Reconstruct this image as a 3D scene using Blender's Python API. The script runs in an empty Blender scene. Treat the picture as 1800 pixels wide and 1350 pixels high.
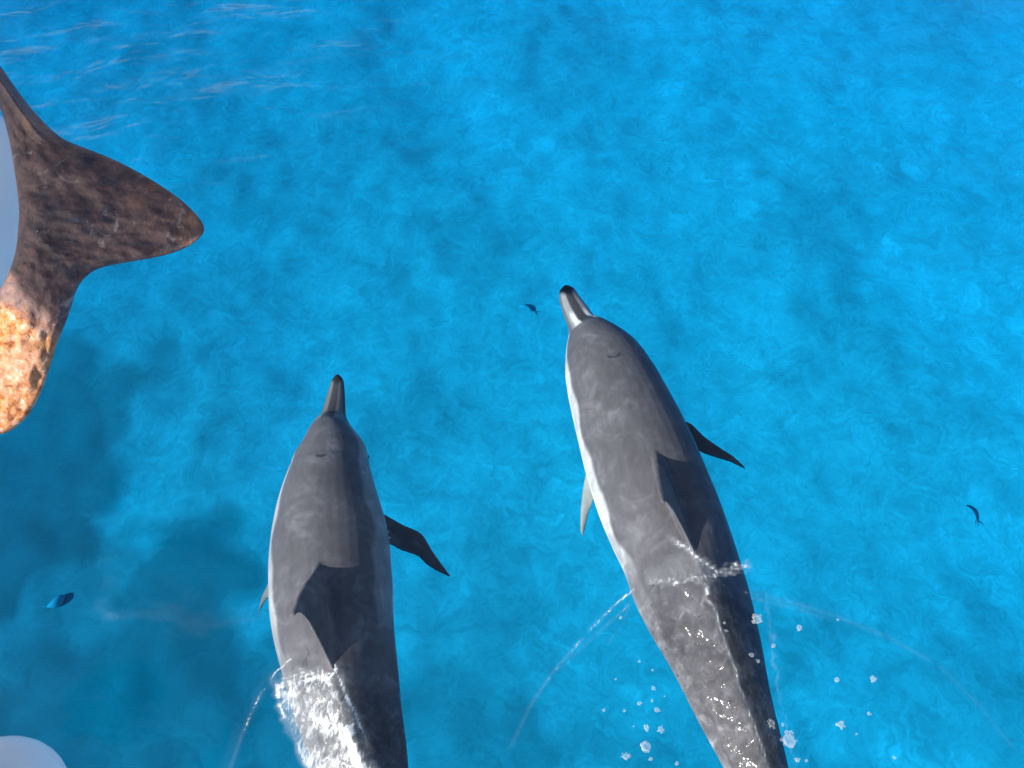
import bpy, bmesh, math, random
import numpy as np
from mathutils import Vector, noise as mnoise
from mathutils.kdtree import KDTree

random.seed(7)
rng = np.random.default_rng(7)
R = math.radians
scn = bpy.context.scene
COL = scn.collection

# ------------------------------------------------------------------ camera
CAM_H, TILT, HFOV = 2.7, 28.0, 64.0
cam_d = bpy.data.cameras.new('camera')
cam_d.sensor_width = 36.0
cam_d.lens = 18.0 / math.tan(R(HFOV / 2))
cam_d.clip_start, cam_d.clip_end = 0.05, 2000.0
cam = bpy.data.objects.new('camera', cam_d)
cam.location = (0, 0, CAM_H)
cam.rotation_euler = (R(TILT), 0, 0)
COL.objects.link(cam)
scn.camera = cam

# ------------------------------------------------------------------ sky, sun, exposure
SUN_EL = R(34)
SUN_AZ = math.atan2(-0.89, -0.456)          # compass angle from +Y towards +X
SUN = Vector((math.sin(SUN_AZ) * math.cos(SUN_EL), math.cos(SUN_AZ) * math.cos(SUN_EL), math.sin(SUN_EL)))
world = bpy.data.worlds.new('World')
scn.world = world
world.use_nodes = True
wn = world.node_tree
for n in list(wn.nodes):
    wn.nodes.remove(n)
w_out = wn.nodes.new('ShaderNodeOutputWorld')
w_bg = wn.nodes.new('ShaderNodeBackground')
w_sky = wn.nodes.new('ShaderNodeTexSky')
w_sky.sky_type = 'NISHITA'
w_sky.sun_disc = False
w_sky.sun_elevation = SUN_EL
w_sky.sun_rotation = SUN_AZ % (2 * math.pi)
w_bg.inputs['Strength'].default_value = 0.095
wn.links.new(w_sky.outputs[0], w_bg.inputs[0])
wn.links.new(w_bg.outputs[0], w_out.inputs[0])

sun_d = bpy.data.lights.new('sun', 'SUN')
sun_d.energy = 5.0
sun_d.angle = R(0.53)
sun_d.color = (1.0, 0.95, 0.88)
sun = bpy.data.objects.new('sun', sun_d)
sun.rotation_euler = (-SUN).to_track_quat('-Z', 'Y').to_euler()
sun.location = SUN * 50
COL.objects.link(sun)

vs = scn.view_settings
vs.view_transform = 'Standard'
vs.look = 'None'
vs.exposure = 0.56
vs.gamma = 1.0
vs.use_curve_mapping = False
scn.render.engine = 'CYCLES'
cy = scn.cycles
cy.max_bounces = 6
cy.diffuse_bounces = 2
cy.glossy_bounces = 3
cy.transmission_bounces = 6
cy.transparent_max_bounces = 24
cy.volume_bounces = 0
cy.sample_clamp_indirect = 4.0
cy.use_denoising = True

# ------------------------------------------------------------------ pixel -> place helpers
F_PX = 900.0 / math.tan(R(HFOV / 2))
C28, S28 = math.cos(R(TILT)), math.sin(R(TILT))


def ray(px, py):
    """direction with unit length along the optical axis"""
    xc, yc = (px - 900.0) / F_PX, (675.0 - py) / F_PX
    return Vector((xc, yc * C28 + S28, yc * S28 - C28))


def on_z(px, py, z=0.0):
    d = ray(px, py)
    return Vector((0, 0, CAM_H)) + d * ((z - CAM_H) / d.z)


def at_depth(px, py, dep):
    return Vector((0, 0, CAM_H)) + ray(px, py) * dep


# ------------------------------------------------------------------ object helpers
def link(name, mesh, mat=None, parent=None, smooth=True):
    o = bpy.data.objects.new(name, mesh)
    COL.objects.link(o)
    if mat:
        mesh.materials.clear()
        mesh.materials.append(mat)
    if smooth:
        mesh.polygons.foreach_set('use_smooth', [True] * len(mesh.polygons))
    if parent:
        o.parent = parent
    return o


def empty(name, loc=(0, 0, 0)):
    o = bpy.data.objects.new(name, None)
    o.location = loc
    o.empty_display_size = 0.1
    COL.objects.link(o)
    bpy.context.view_layer.update()
    return o


def put(o, parent):
    """parent while keeping the place in the world"""
    o.parent = parent
    o.matrix_parent_inverse = parent.matrix_world.inverted()


def tag(o, label=None, cat=None, group=None, kind=None):
    if label: o['label'] = label
    if cat: o['category'] = cat
    if group: o['group'] = group
    if kind: o['kind'] = kind


def mesh_py(name, v, f):
    m = bpy.data.meshes.new(name)
    m.from_pydata([tuple(p) for p in v], [], f)
    m.update()
    return m


def ring_loft(rings, cap=True):
    """rings: list of equally long lists of points -> verts, faces (closed rings)"""
    n = len(rings[0])
    v = [p for r in rings for p in r]
    f = []
    for i in range(len(rings) - 1):
        for j in range(n):
            a, b = i * n + j, i * n + (j + 1) % n
            f.append((a, b, b + n, a + n))
    if cap:
        f.append(tuple(reversed(range(n))))
        f.append(tuple(range((len(rings) - 1) * n, len(rings) * n)))
    return v, f


# ------------------------------------------------------------------ node helpers
class NT:
    def __init__(self, name):
        self.m = bpy.data.materials.new(name)
        self.m.use_nodes = True
        self.t = self.m.node_tree
        for n in list(self.t.nodes):
            self.t.nodes.remove(n)
        self.out = self.t.nodes.new('ShaderNodeOutputMaterial')

    def n(self, kind, ins=None, **props):
        nd = self.t.nodes.new('ShaderNode' + kind)
        for k, v in props.items():
            setattr(nd, k, v)
        for k, v in (ins or {}).items():
            s = nd.inputs[k]
            if isinstance(v, bpy.types.NodeSocket):
                self.t.links.new(v, s)
            else:
                s.default_value = v
        return nd

    def math(self, op, a, b=0.0, c=None, clamp=False):
        ins = {0: a, 1: b}
        if c is not None:
            ins[2] = c
        return self.n('Math', ins, operation=op, use_clamp=clamp).outputs[0]

    def noise(self, vec, scale, detail=4, rough=0.55, dist=0.0, out='Fac'):
        return self.n('TexNoise', {'Vector': vec, 'Scale': scale, 'Detail': detail,
                                   'Roughness': rough, 'Distortion': dist}).outputs[out]

    def ramp(self, fac, stops, interp='LINEAR'):
        nd = self.n('ValToRGB', {'Fac': fac})
        cr = nd.color_ramp
        cr.interpolation = interp
        while len(cr.elements) < len(stops):
            cr.elements.new(0.5)
        for e, (p, c) in zip(cr.elements, stops):
            e.position = p
            e.color = c if len(c) == 4 else (*c, 1)
        return nd.outputs['Color']

    def mix(self, fac, a, b, blend='MIX'):
        nd = self.n('Mix', data_type='RGBA', blend_type=blend)
        for k, v in ((0, fac), (6, a), (7, b)):
            s = nd.inputs[k]
            if isinstance(v, bpy.types.NodeSocket):
                self.t.links.new(v, s)
            else:
                s.default_value = v if k == 0 or len(v) == 4 else (*v, 1)
        return nd.outputs[2]

    def link(self, a, b):
        self.t.links.new(a, b)


def g(v):
    return (v, v, v, 1)


# ------------------------------------------------------------------ materials
def mat_seabed():
    k = NT('seabed_sand')
    pos = k.n('NewGeometry').outputs['Position']

    def warped(scale, amount, detail):
        w = k.noise(pos, scale, detail, 0.55, 0.0, 'Color')
        w = k.n('VectorMath', {0: w, 1: (0.5, 0.5, 0.5)}, operation='SUBTRACT').outputs[0]
        w = k.n('VectorMath', {0: w, 3: amount}, operation='SCALE').outputs[0]
        return k.n('VectorMath', {0: pos, 1: w}, operation='ADD').outputs[0]
    p2 = warped(0.35, 4.0, 3)
    p3 = warped(1.1, 1.6, 3)
    big = k.noise(p2, 0.22, 6, 0.55, 0.5)
    mid = k.noise(p3, 0.75, 6, 0.66, 1.5)
    # contour swirls: light bent by the waves, painted into the sand colour
    rings = k.math('SINE', k.math('MULTIPLY', k.noise(p3, 0.55, 2, 0.5, 0.8), 46.0))
    fine = k.noise(p3, 4.0, 4, 0.65, 0.8)
    c1 = k.ramp(big, [(0.30, (0.53, 0.53, 0.50)), (0.47, (0.60, 0.59, 0.55)), (0.58, (0.65, 0.64, 0.60)), (0.72, (0.72, 0.70, 0.66))])
    v1 = k.ramp(mid, [(0.30, g(0.80)), (0.44, g(0.95)), (0.51, g(1.05)), (0.56, g(0.95)), (0.72, g(1.14))])
    c2 = k.mix(1.0, c1, v1, 'MULTIPLY')
    rg = k.math('MULTIPLY_ADD', k.math('MULTIPLY', rings, k.n('MapRange', {'Value': mid, 'From Min': 0.42, 'From Max': 0.60}).outputs[0]), 0.085, 1.0)
    fg = k.math('MULTIPLY_ADD', fine, 0.50, 0.75)
    c3 = k.mix(1.0, c2, k.n('CombineColor', {0: rg, 1: rg, 2: rg}).outputs[0], 'MULTIPLY')
    c3 = k.mix(1.0, c3, k.n('CombineColor', {0: fg, 1: fg, 2: fg}).outputs[0], 'MULTIPLY')
    att = k.n('Attribute', attribute_name='dark_patch').outputs['Fac']
    edge = k.math('ADD', att, k.math('MULTIPLY', k.math('SUBTRACT', k.math('ADD', k.math('MULTIPLY', mid, 0.6), k.math('MULTIPLY', big, 0.4)), 0.5), 1.3))
    wf = k.math('MULTIPLY', k.n('MapRange', {'Value': edge, 'From Min': 0.05, 'From Max': 0.75, 'To Max': 0.82}).outputs[0], k.math('MINIMUM', k.math('MULTIPLY', att, 3.0), 1.0), clamp=True)
    c5 = k.mix(wf, c3, (0.20, 0.24, 0.23))
    d = k.n('BsdfDiffuse', {'Color': c5, 'Roughness': 0.5})
    k.link(d.outputs[0], k.out.inputs['Surface'])
    return k.m


def mat_water():
    k = NT('sea_water')
    pos = k.n('NewGeometry').outputs['Position']
    st = k.n('Mapping', {'Vector': pos, 'Rotation': (0, 0, R(-24)), 'Scale': (0.5, 1.0, 0.0)}).outputs[0]
    n1 = k.noise(st, 3.0, 1, 0.5, 0.3)
    rip = k.n('Attribute', attribute_name='ripple').outputs['Fac']
    n3 = k.noise(pos, 42.0, 1, 0.6, 0.8)
    chop = k.n('Attribute', attribute_name='chop').outputs['Fac']
    n4 = k.noise(st, 7.5, 2, 0.55, 0.4)
    n1 = k.math('ADD', k.math('MULTIPLY', n1, k.math('MULTIPLY_ADD', chop, 4.5, 0.7)), k.math('MULTIPLY', n4, k.math('MULTIPLY_ADD', chop, 1.9, 0.16)))
    hsum = k.math('ADD', n1, k.math('MULTIPLY', n3, k.math('MULTIPLY', rip, 0.22)))
    bump = k.n('Bump', {'Strength': 0.45, 'Distance': 0.05, 'Height': hsum}).outputs[0]
    face = k.n('LayerWeight', {'Blend': 0.5, 'Normal': bump}).outputs['Facing']
    fr = k.math('MULTIPLY_ADD', k.math('POWER', face, 5.0), 0.95, 0.02, clamp=True)
    gl = k.n('BsdfGlossy', {'Color': (1, 1, 1, 1), 'Roughness': 0.10, 'Normal': bump})
    # transparency tinted in soft bands to imitate light gathered by ripples
    ln = k.noise(k.n('Mapping', {'Vector': pos, 'Scale': (2.6, 6.5, 0.0)}).outputs[0], 1.0, 1, 0.5, 0.7)
    tr = k.n('BsdfTransparent', {'Color': k.ramp(ln, [(0.36, g(0.925)), (0.50, g(0.95)), (0.60, g(1.0)), (0.72, g(0.94))])})
    m1 = k.n('MixShader', {0: fr, 1: tr.outputs[0], 2: gl.outputs[0]})
    k.link(m1.outputs[0], k.out.inputs['Surface'])
    va = k.n('VolumeAbsorption', {'Color': (0.0, 0.836, 0.966, 1), 'Density': 0.12})
    k.link(va.outputs[0], k.out.inputs['Volume'])
    return k.m


def mat_foam():
    k = NT('sea_foam')
    pos = k.n('NewGeometry').outputs['Position']
    fo = k.n('Attribute', attribute_name='foam').outputs['Fac']  # holds both foam and the wake lines painted for bent light
    fn = k.noise(k.n('Mapping', {'Vector': pos, 'Scale': (1.25, 0.5, 1.0)}).outputs[0], 44.0, 5, 0.70, 1.4)
    wrp = k.n('VectorMath', {0: k.noise(pos, 30.0, 2, 0.5, 0.0, 'Color'), 3: 0.03}, operation='SCALE').outputs[0]
    wp = k.n('VectorMath', {0: pos, 1: wrp}, operation='ADD').outputs[0]
    fv = k.n('TexVoronoi', {'Vector': wp, 'Scale': 70.0, 'Randomness': 1.0}, feature='DISTANCE_TO_EDGE').outputs['Distance']
    cells = k.math('SUBTRACT', 1.0, k.math('MULTIPLY', fv, 3.0), clamp=True)
    thick = k.n('MapRange', {'Value': fo, 'From Min': 0.72, 'From Max': 0.95}).outputs[0]
    tex = k.math('ADD', k.math('MULTIPLY', fn, 0.95), k.math('MULTIPLY', cells, k.math('MULTIPLY', thick, 0.22)))
    lo = k.math('SUBTRACT', 1.10, fo)
    ff = k.n('MapRange', {'Value': tex, 'From Min': lo, 'From Max': k.math('ADD', lo, 0.30), 'To Min': 0.0, 'To Max': 0.85}).outputs[0]
    fi = k.n('Attribute', attribute_name='film').outputs['Fac']
    film = k.math('MULTIPLY', k.math('POWER', fi, 1.6), k.math('MULTIPLY', k.math('SUBTRACT', fn, 0.20), 1.25))
    ff = k.math('ADD', ff, k.math('MAXIMUM', film, 0.0), clamp=True)
    fd = k.n('BsdfDiffuse', {'Color': (0.80, 0.84, 0.86, 1)})
    tr = k.n('BsdfTransparent')
    m2 = k.n('MixShader', {0: ff, 1: tr.outputs[0], 2: fd.outputs[0]})
    k.link(m2.outputs[0], k.out.inputs['Surface'])
    return k.m


def mat_dolphin():
    k = NT('dolphin_skin')
    pos = k.n('TexCoord').outputs['Object']
    col = k.n('Attribute', attribute_name='Col').outputs['Color']
    mo = k.n('Attribute', attribute_name='mottle').outputs['Fac']
    st = k.n('Mapping', {'Vector': pos, 'Scale': (1.0, 0.35, 1.0)}).outputs[0]
    n1 = k.noise(pos, 9.0, 5, 0.6, 0.8)
    n2 = k.noise(st, 38.0, 4, 0.6, 0.5)
    a = k.ramp(n1, [(0.28, g(0.86)), (0.5, g(0.98)), (0.72, g(1.18))])
    b = k.ramp(n2, [(0.3, g(0.90)), (0.7, g(1.12))])
    c = k.mix(1.0, col, a, 'MULTIPLY')
    c = k.mix(1.0, c, b, 'MULTIPLY')
    n3 = k.noise(pos, 26.0, 6, 0.68, 0.4)
    d = k.ramp(n3, [(0.34, g(0.36)), (0.50, g(0.58)), (0.60, g(1.0)), (0.70, g(2.1))])
    c = k.mix(mo, c, k.mix(1.0, c, d, 'MULTIPLY'))  # pale tail mottle stands in for broken sky reflection
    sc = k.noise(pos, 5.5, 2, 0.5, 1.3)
    sk = k.ramp(sc, [(0.40, g(0)), (0.48, g(1)), (0.52, g(1)), (0.60, g(0))])  # soft pale streaks painted for rippling sunlight on the back
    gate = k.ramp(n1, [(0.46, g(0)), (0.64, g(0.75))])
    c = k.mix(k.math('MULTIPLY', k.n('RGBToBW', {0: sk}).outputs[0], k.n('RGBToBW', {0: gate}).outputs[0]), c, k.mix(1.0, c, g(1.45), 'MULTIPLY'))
    bump = k.n('Bump', {'Strength': 0.12, 'Distance': 0.01, 'Height': n1}).outputs[0]
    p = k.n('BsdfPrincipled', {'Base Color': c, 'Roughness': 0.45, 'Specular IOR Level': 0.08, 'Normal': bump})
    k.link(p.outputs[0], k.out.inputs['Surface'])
    return k.m


def mat_simple(name, col, rough=0.4, var=0.08, scale=12.0, spec=0.5):
    k = NT(name)
    pos = k.n('TexCoord').outputs['Object']
    n = k.noise(pos, scale, 5, 0.6)
    r = k.ramp(n, [(0.3, g(1 - var)), (0.7, g(1 + var))])
    c = k.mix(1.0, col, r, 'MULTIPLY')
    p = k.n('BsdfPrincipled', {'Base Color': c, 'Roughness': rough, 'Specular IOR Level': spec})
    k.link(p.outputs[0], k.out.inputs['Surface'])
    return k.m


def mat_rust():
    k = NT('rusty_iron')
    pos = k.n('TexCoord').outputs['Object']
    n1 = k.noise(pos, 15.0, 6, 0.70, 0.9)
    n2 = k.noise(pos, 66.0, 6, 0.74, 0.3)
    n3 = k.noise(pos, 16.0, 6, 0.68, 0.9)
    n4 = k.noise(pos, 120.0, 4, 0.7, 0.0)
    n5 = k.noise(pos, 7.0, 4, 0.6, 0.8)
    shade_rust = k.ramp(n1, [(0.32, (0.045, 0.045, 0.075)), (0.42, (0.10, 0.052, 0.048)), (0.50, (0.165, 0.078, 0.066)), (0.57, (0.19, 0.10, 0.085)), (0.64, (0.26, 0.11, 0.055)), (0.72, (0.24, 0.22, 0.25))])
    sun_rust = k.ramp(n2, [(0.32, (0.26, 0.085, 0.04)), (0.43, (0.52, 0.17, 0.055)), (0.50, (0.68, 0.27, 0.09)), (0.57, (0.60, 0.29, 0.18)), (0.66, (0.82, 0.60, 0.48))])
    sun_rust = k.mix(k.ramp(n5, [(0.42, g(0)), (0.64, g(0.45))]), sun_rust, (0.62, 0.42, 0.33))
    sunlit = k.n('Attribute', attribute_name='sunlit').outputs['Fac']
    ff = k.math('ADD', sunlit, k.math('MULTIPLY', k.math('SUBTRACT', n3, 0.5), 0.5))
    ff = k.n('MapRange', {'Value': ff, 'From Min': 0.38, 'From Max': 0.62}).outputs[0]
    c = k.mix(ff, shade_rust, sun_rust)  # bright rust where sunlit, dark where shaded: light painted into the colour
    # pale worn patches and scrapes
    pale = k.n('MapRange', {'Value': n3, 'From Min': 0.595, 'From Max': 0.66, 'To Max': 0.85}).outputs[0]
    pale = k.math('MULTIPLY', pale, k.math('MULTIPLY_ADD', ff, -0.75, 1.0))
    c = k.mix(pale, c, (0.46, 0.36, 0.31))
    ora = k.n('MapRange', {'Value': n5, 'From Min': 0.60, 'From Max': 0.70, 'To Max': 0.7}).outputs[0]
    c = k.mix(ora, c, (0.40, 0.17, 0.06))
    sp = k.n('MapRange', {'Value': n4, 'From Min': 0.68, 'From Max': 0.72, 'To Max': 0.9}).outputs[0]
    c = k.mix(sp, c, (0.75, 0.66, 0.52))
    fine = k.ramp(n2, [(0.32, g(0.5)), (0.5, g(1.0)), (0.68, g(1.4))])
    c = k.mix(0.8, c, fine, 'MULTIPLY')
    h = k.math('ADD', n2, k.math('MULTIPLY', n4, 0.5))
    bump = k.n('Bump', {'Strength': 0.4, 'Distance': 0.012, 'Height': h}).outputs[0]
    p = k.n('BsdfPrincipled', {'Base Color': c, 'Roughness': k.math('MULTIPLY_ADD', ff, 0.38, 0.5), 'Specular IOR Level': k.math('MULTIPLY_ADD', ff, -0.5, 0.6), 'Normal': bump})
    k.link(p.outputs[0], k.out.inputs['Surface'])
    return k.m


def mat_bubble():
    k = NT('water_drop')
    lw = k.n('LayerWeight', {'Blend': 0.45}).outputs['Facing']
    tr = k.n('BsdfTransparent', {'Color': (0.92, 0.98, 1, 1)})
    p = k.n('BsdfPrincipled', {'Base Color': (0.85, 0.9, 0.92, 1), 'Roughness': 0.12, 'Specular IOR Level': 1.0})
    m = k.n('MixShader', {0: k.math('MULTIPLY_ADD', k.math('POWER', lw, 1.5), 0.75, 0.10), 1: tr.outputs[0], 2: p.outputs[0]})
    k.link(m.outputs[0], k.out.inputs['Surface'])
    return k.m


M_SEA, M_BED, M_DOL = mat_water(), mat_seabed(), mat_dolphin()
M_RUST, M_DROP, M_FOAM = mat_rust(), mat_bubble(), mat_foam()
M_WHITE = mat_simple('white_gelcoat', (0.92, 0.93, 0.94), 0.25, 0.02, 3.0)
M_EYE = mat_simple('dark_eye', (0.012, 0.012, 0.014), 0.1)
M_FISH = mat_simple('fish_skin', (0.36, 0.43, 0.44), 0.9, 0.2, 8)
M_BLOCKER = mat_simple('dark_blocker', (0.03, 0.025, 0.02), 0.7, 0.25, 14)  # dark colour for the added shading slab
M_DARK = mat_simple('black_paint', (0.02, 0.02, 0.022), 0.6, 0.1, 12, 0.2)


# ------------------------------------------------------------------ numeric helpers
def smooth_interp(xs, ys, x):
    """monotone cubic through points"""
    xs, ys = np.asarray(xs, float), np.asarray(ys, float)
    h = np.diff(xs)
    d = np.diff(ys) / h
    m = np.zeros_like(ys)
    m[1:-1] = np.where(d[:-1] * d[1:] > 0, 2 * d[:-1] * d[1:] / (d[:-1] + d[1:] + 1e-12), 0)
    m[0], m[-1] = d[0], d[-1]
    i = np.clip(np.searchsorted(xs, x) - 1, 0, len(h) - 1)
    t = (x - xs[i]) / h[i]
    return ((1 + 2 * t) * (1 - t) ** 2 * ys[i] + t * (1 - t) ** 2 * h[i] * m[i]
            + t * t * (3 - 2 * t) * ys[i + 1] + t * t * (t - 1) * h[i] * m[i + 1])


def axis_coords(lo, hi, step, far, grow=1.05, maxstep=20.0):
    mid = list(np.arange(lo, hi + 1e-9, step))
    a, s = [], step
    x = mid[-1]
    while x < far:
        s = min(s * grow, maxstep)
        x += s
        a.append(x)
    b, s, x = [], step, mid[0]
    while x > -far:
        s = min(s * grow, maxstep)
        x -= s
        b.append(x)
    return np.array(b[::-1] + mid + a)


def sines(X, Y, n, lam, amp, ang, spread, seed):
    r = np.random.default_rng(seed)
    z = np.zeros_like(X)
    for i in range(n):
        l = lam[0] * (lam[1] / lam[0]) ** r.random()
        a = ang + r.normal() * spread
        ph = r.random() * 6.283
        kx, ky = math.cos(a) * 6.283 / l, math.sin(a) * 6.283 / l
        z += amp * (l / lam[1]) * np.sin(kx * X + ky * Y + ph + 0.8 * np.sin(0.37 * kx * Y - 0.31 * ky * X + ph * 2))
    return z / math.sqrt(n)


# ------------------------------------------------------------------ dolphins: spine and silhouettes
NR = 40          # points round the body
D1 = dict(
    rows=[  # left x,y, right x,y, centre height z, top half height, bottom half height
        (590, 659, 596, 659, -0.300, 0.010, 0.010),
        (583, 668, 604, 669, -0.300, 0.020, 0.022),
        (577, 688, 606, 689, -0.300, 0.025, 0.030),
        (570, 710, 607, 711, -0.298, 0.030, 0.036),
        (564, 729, 608, 730, -0.295, 0.040, 0.044),
        (553, 746, 614, 744, -0.290, 0.078, 0.066),
        (538, 772, 627, 764, -0.282, 0.112, 0.090),
        (522, 802, 645, 790, -0.275, 0.136, 0.115),
        (510, 832, 651, 818, -0.265, 0.150, 0.135),
        (498, 862, 658, 848, -0.255, 0.162, 0.150),
        (486, 900, 668, 885, -0.245, 0.176, 0.165),
        (478, 945, 680, 932, -0.235, 0.186, 0.175),
        (474, 995, 687, 985, -0.225, 0.190, 0.180),
        (475, 1045, 691, 1042, -0.210, 0.186, 0.175),
        (481, 1085, 692, 1095, -0.190, 0.178, 0.165),
        (492, 1125, 694, 1145, -0.168, 0.168, 0.150),
        (505, 1170, 699, 1195, -0.145, 0.155, 0.135),
        (519, 1220, 704, 1245, -0.120, 0.142, 0.120),
        (537, 1275, 710, 1295, -0.098, 0.130, 0.105),
        (560, 1335, 718, 1352, -0.080, 0.115, 0.090),
        (592, 1420, 722, 1430, -0.068, 0.098, 0.080),
        (622, 1510, 722, 1512, -0.070, 0.084, 0.070),
        (650, 1600, 714, 1600, -0.085, 0.068, 0.058),
        (668, 1680, 706, 1680, -0.105, 0.050, 0.044),
        (678, 1750, 700, 1750, -0.125, 0.020, 0.020)],
    roll=R(-2), fin=(0.41, 0.60, 0.195), fin_lean=R(-14),
    pecs=[  # (lead, trail) pairs root -> tip, z root, z tip
        dict(pairs=[((655, 893), (665, 965)), ((676, 904), (684, 958)), ((708, 922), (704, 968)), ((740, 937), (733, 978)), ((760, 968), (752, 995)), ((777, 992), (771, 1006)), ((792, 1012), (788, 1014))], z=(-0.33, -0.40)),
        dict(pairs=[((498, 985), (500, 1075)), ((478, 1010), (480, 1065)), ((470, 1030), (473, 1050)), ((461, 1048), (466, 1058)), ((455, 1068), (459, 1071)), ((450, 1088), (452, 1089))], z=(-0.33, -0.52))],
)
D2 = dict(
    rows=[
        (990, 503, 998, 502, -0.290, 0.011, 0.010),
        (983, 514, 1010, 508, -0.290, 0.022, 0.022),
        (984, 530, 1019, 522, -0.290, 0.027, 0.030),
        (990, 551, 1033, 540, -0.288, 0.031, 0.037),
        (998, 573, 1045, 556, -0.285, 0.040, 0.044),
        (1000, 592, 1062, 566, -0.280, 0.080, 0.068),
        (997, 622, 1090, 582, -0.272, 0.116, 0.095),
        (996, 655, 1120, 606, -0.264, 0.142, 0.120),
        (1000, 692, 1146, 640, -0.256, 0.156, 0.138),
        (1007, 730, 1170, 682, -0.247, 0.168, 0.152),
        (1018, 780, 1198, 735, -0.238, 0.180, 0.166),
        (1032, 836, 1226, 795, -0.228, 0.190, 0.178),
        (1050, 893, 1251, 855, -0.216, 0.190, 0.180),
        (1072, 945, 1274, 912, -0.200, 0.182, 0.172),
        (1095, 993, 1296, 968, -0.178, 0.170, 0.156),
        (1112, 1042, 1315, 1025, -0.150, 0.158, 0.140),
        (1135, 1090, 1328, 1072, -0.120, 0.142, 0.122),
        (1166, 1146, 1339, 1120, -0.094, 0.126, 0.105),
        (1194, 1200, 1348, 1172, -0.074, 0.112, 0.092),
        (1222, 1255, 1359, 1230, -0.060, 0.099, 0.082),
        (1254, 1312, 1374, 1288, -0.052, 0.090, 0.075),
        (1284, 1370, 1388, 1350, -0.050, 0.082, 0.070),
        (1318, 1440, 1400, 1420, -0.058, 0.072, 0.062),
        (1350, 1510, 1410, 1495, -0.074, 0.058, 0.050),
        (1376, 1570, 1414, 1560, -0.094, 0.042, 0.038),
        (1392, 1620, 1414, 1615, -0.112, 0.020, 0.020)],
    roll=R(3), fin=(0.385, 0.575, 0.200), fin_lean=R(-30),
    pecs=[
        dict(pairs=[((1180, 735), (1190, 800)), ((1209, 742), (1222, 792)), ((1238, 768), (1240, 799)), ((1265, 787), (1262, 806)), ((1290, 803), (1284, 813)), ((1313, 824), (1311, 826))], z=(-0.33, -0.37)),
        dict(pairs=[((1050, 800), (1066, 890)), ((1032, 825), (1047, 875)), ((1026, 850), (1041, 888)), ((1022, 880), (1035, 903)), ((1020, 908), (1031, 922)), ((1020, 932), (1027, 938)), ((1023, 942), (1026, 943))], z=(-0.34, -0.44))],
)


def top_shape(u, w):
    """upper outline of a section: round at the chest, keeled (w=1) towards the tail"""
    r = np.sqrt(np.maximum(1 - u * u, 0))
    k = np.maximum(1 - np.abs(u) ** 1.35, 0) ** 0.85
    return r * (1 - w) + k * w


class Spine:
    """a body's centre line with half widths and heights, in metres"""
    def __init__(self, spec):
        rows = spec['rows']
        L = [on_z(r[0], r[1], r[4]) for r in rows]
        Rr = [on_z(r[2], r[3], r[4]) for r in rows]
        C = np.array([(a + b) / 2 for a, b in zip(L, Rr)])
        hw = np.array([(b - a).length / 2 for a, b in zip(L, Rr)])
        seg = np.linalg.norm(np.diff(C, axis=0), axis=1)
        S = np.concatenate([[0], np.cumsum(seg)])
        self.len = S[-1]
        self.trow = S / S[-1]
        t = np.linspace(0, 1, 150)
        t = np.concatenate([np.linspace(0, 0.2, 70, endpoint=False), np.linspace(0.2, 1, 130)])
        x = t * self.len
        self.s = x
        self.t = t
        kq = np.clip((t - 0.46) / 0.16, 0, 1)
        self.keel = kq * kq * (3 - 2 * kq) * 0.95
        self.c = np.stack([smooth_interp(S, C[:, i], x) for i in range(3)], 1)
        self.a = smooth_interp(S, hw, x)
        self.bt = smooth_interp(S, [r[5] for r in rows], x)
        self.bb = smooth_interp(S, [r[6] for r in rows], x)
        # smooth centre line sideways
        k = np.ones(9) / 9
        for i in range(2):
            p = np.pad(self.c[:, i], 4, mode='reflect', reflect_type='odd')
            self.c[:, i] = np.convolve(p, k, 'valid')
        tan = np.gradient(self.c, axis=0)
        tan[:, 2] *= 0.6
        tan /= np.linalg.norm(tan, axis=1)[:, None]
        self.tan = tan
        lat = np.cross(tan, [0, 0, 1.0])      # tan runs snout->tail: flip to get image right
        lat = -lat / np.linalg.norm(lat, axis=1)[:, None]
        up = np.cross(lat, -tan)
        up = np.where(up[:, 2:3] < 0, -up, up)
        ro = spec['roll'] * np.clip((t - 0.02) / 0.25, 0, 1)
        cr, sr = np.cos(ro)[:, None], np.sin(ro)[:, None]
        self.lat = lat * cr - up * sr
        self.up = up * cr + lat * sr

    def at(self, t):
        f = lambda A: np.array([np.interp(t, self.t, A[:, i]) for i in range(3)])
        return f(self.c), f(self.lat), f(self.up), f(self.tan), np.interp(t, self.t, self.a), np.interp(t, self.t, self.bt)

    def local(self, P):
        """per point: station t, sideways u, height v in units of the section"""
        P = np.asarray(P)
        out_i = np.empty(len(P), int)
        for k0 in range(0, len(P), 4000):
            d = ((P[k0:k0 + 4000, None, :2] - self.c[None, :, :2]) ** 2).sum(2)
            out_i[k0:k0 + 4000] = d.argmin(1)
        q = P - self.c[out_i]
        u = (q * self.lat[out_i]).sum(1) / np.maximum(self.a[out_i], 0.012)
        vv = (q * self.up[out_i]).sum(1)
        v = vv / np.maximum(self.bt[out_i], 0.012)
        t = self.t[out_i] + (q * self.tan[out_i]).sum(1) / self.len
        return t, u, v


def lens_loft(pairs, thick_dir, th):
    """fin from (lead, trail) 3-D pairs; th = half thickness per pair"""
    rings = []
    n = 9
    for (a, b), h in zip(pairs, th):
        a, b = Vector(a), Vector(b)
        top, bot = [], []
        for j in range(n):
            w = j / (n - 1)
            w = 0.5 - 0.5 * math.cos(math.pi * w)
            e = (2.2 * math.sqrt(max(w, 0)) * (1 - w) + 0.25 * w * (1 - w)) * h * 1.15 + 0.0032
            p = a.lerp(b, w)
            top.append(p + thick_dir * e)
            bot.append(p - thick_dir * e)
        rings.append(top + bot[::-1][1:-1])
    return ring_loft(rings)


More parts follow.
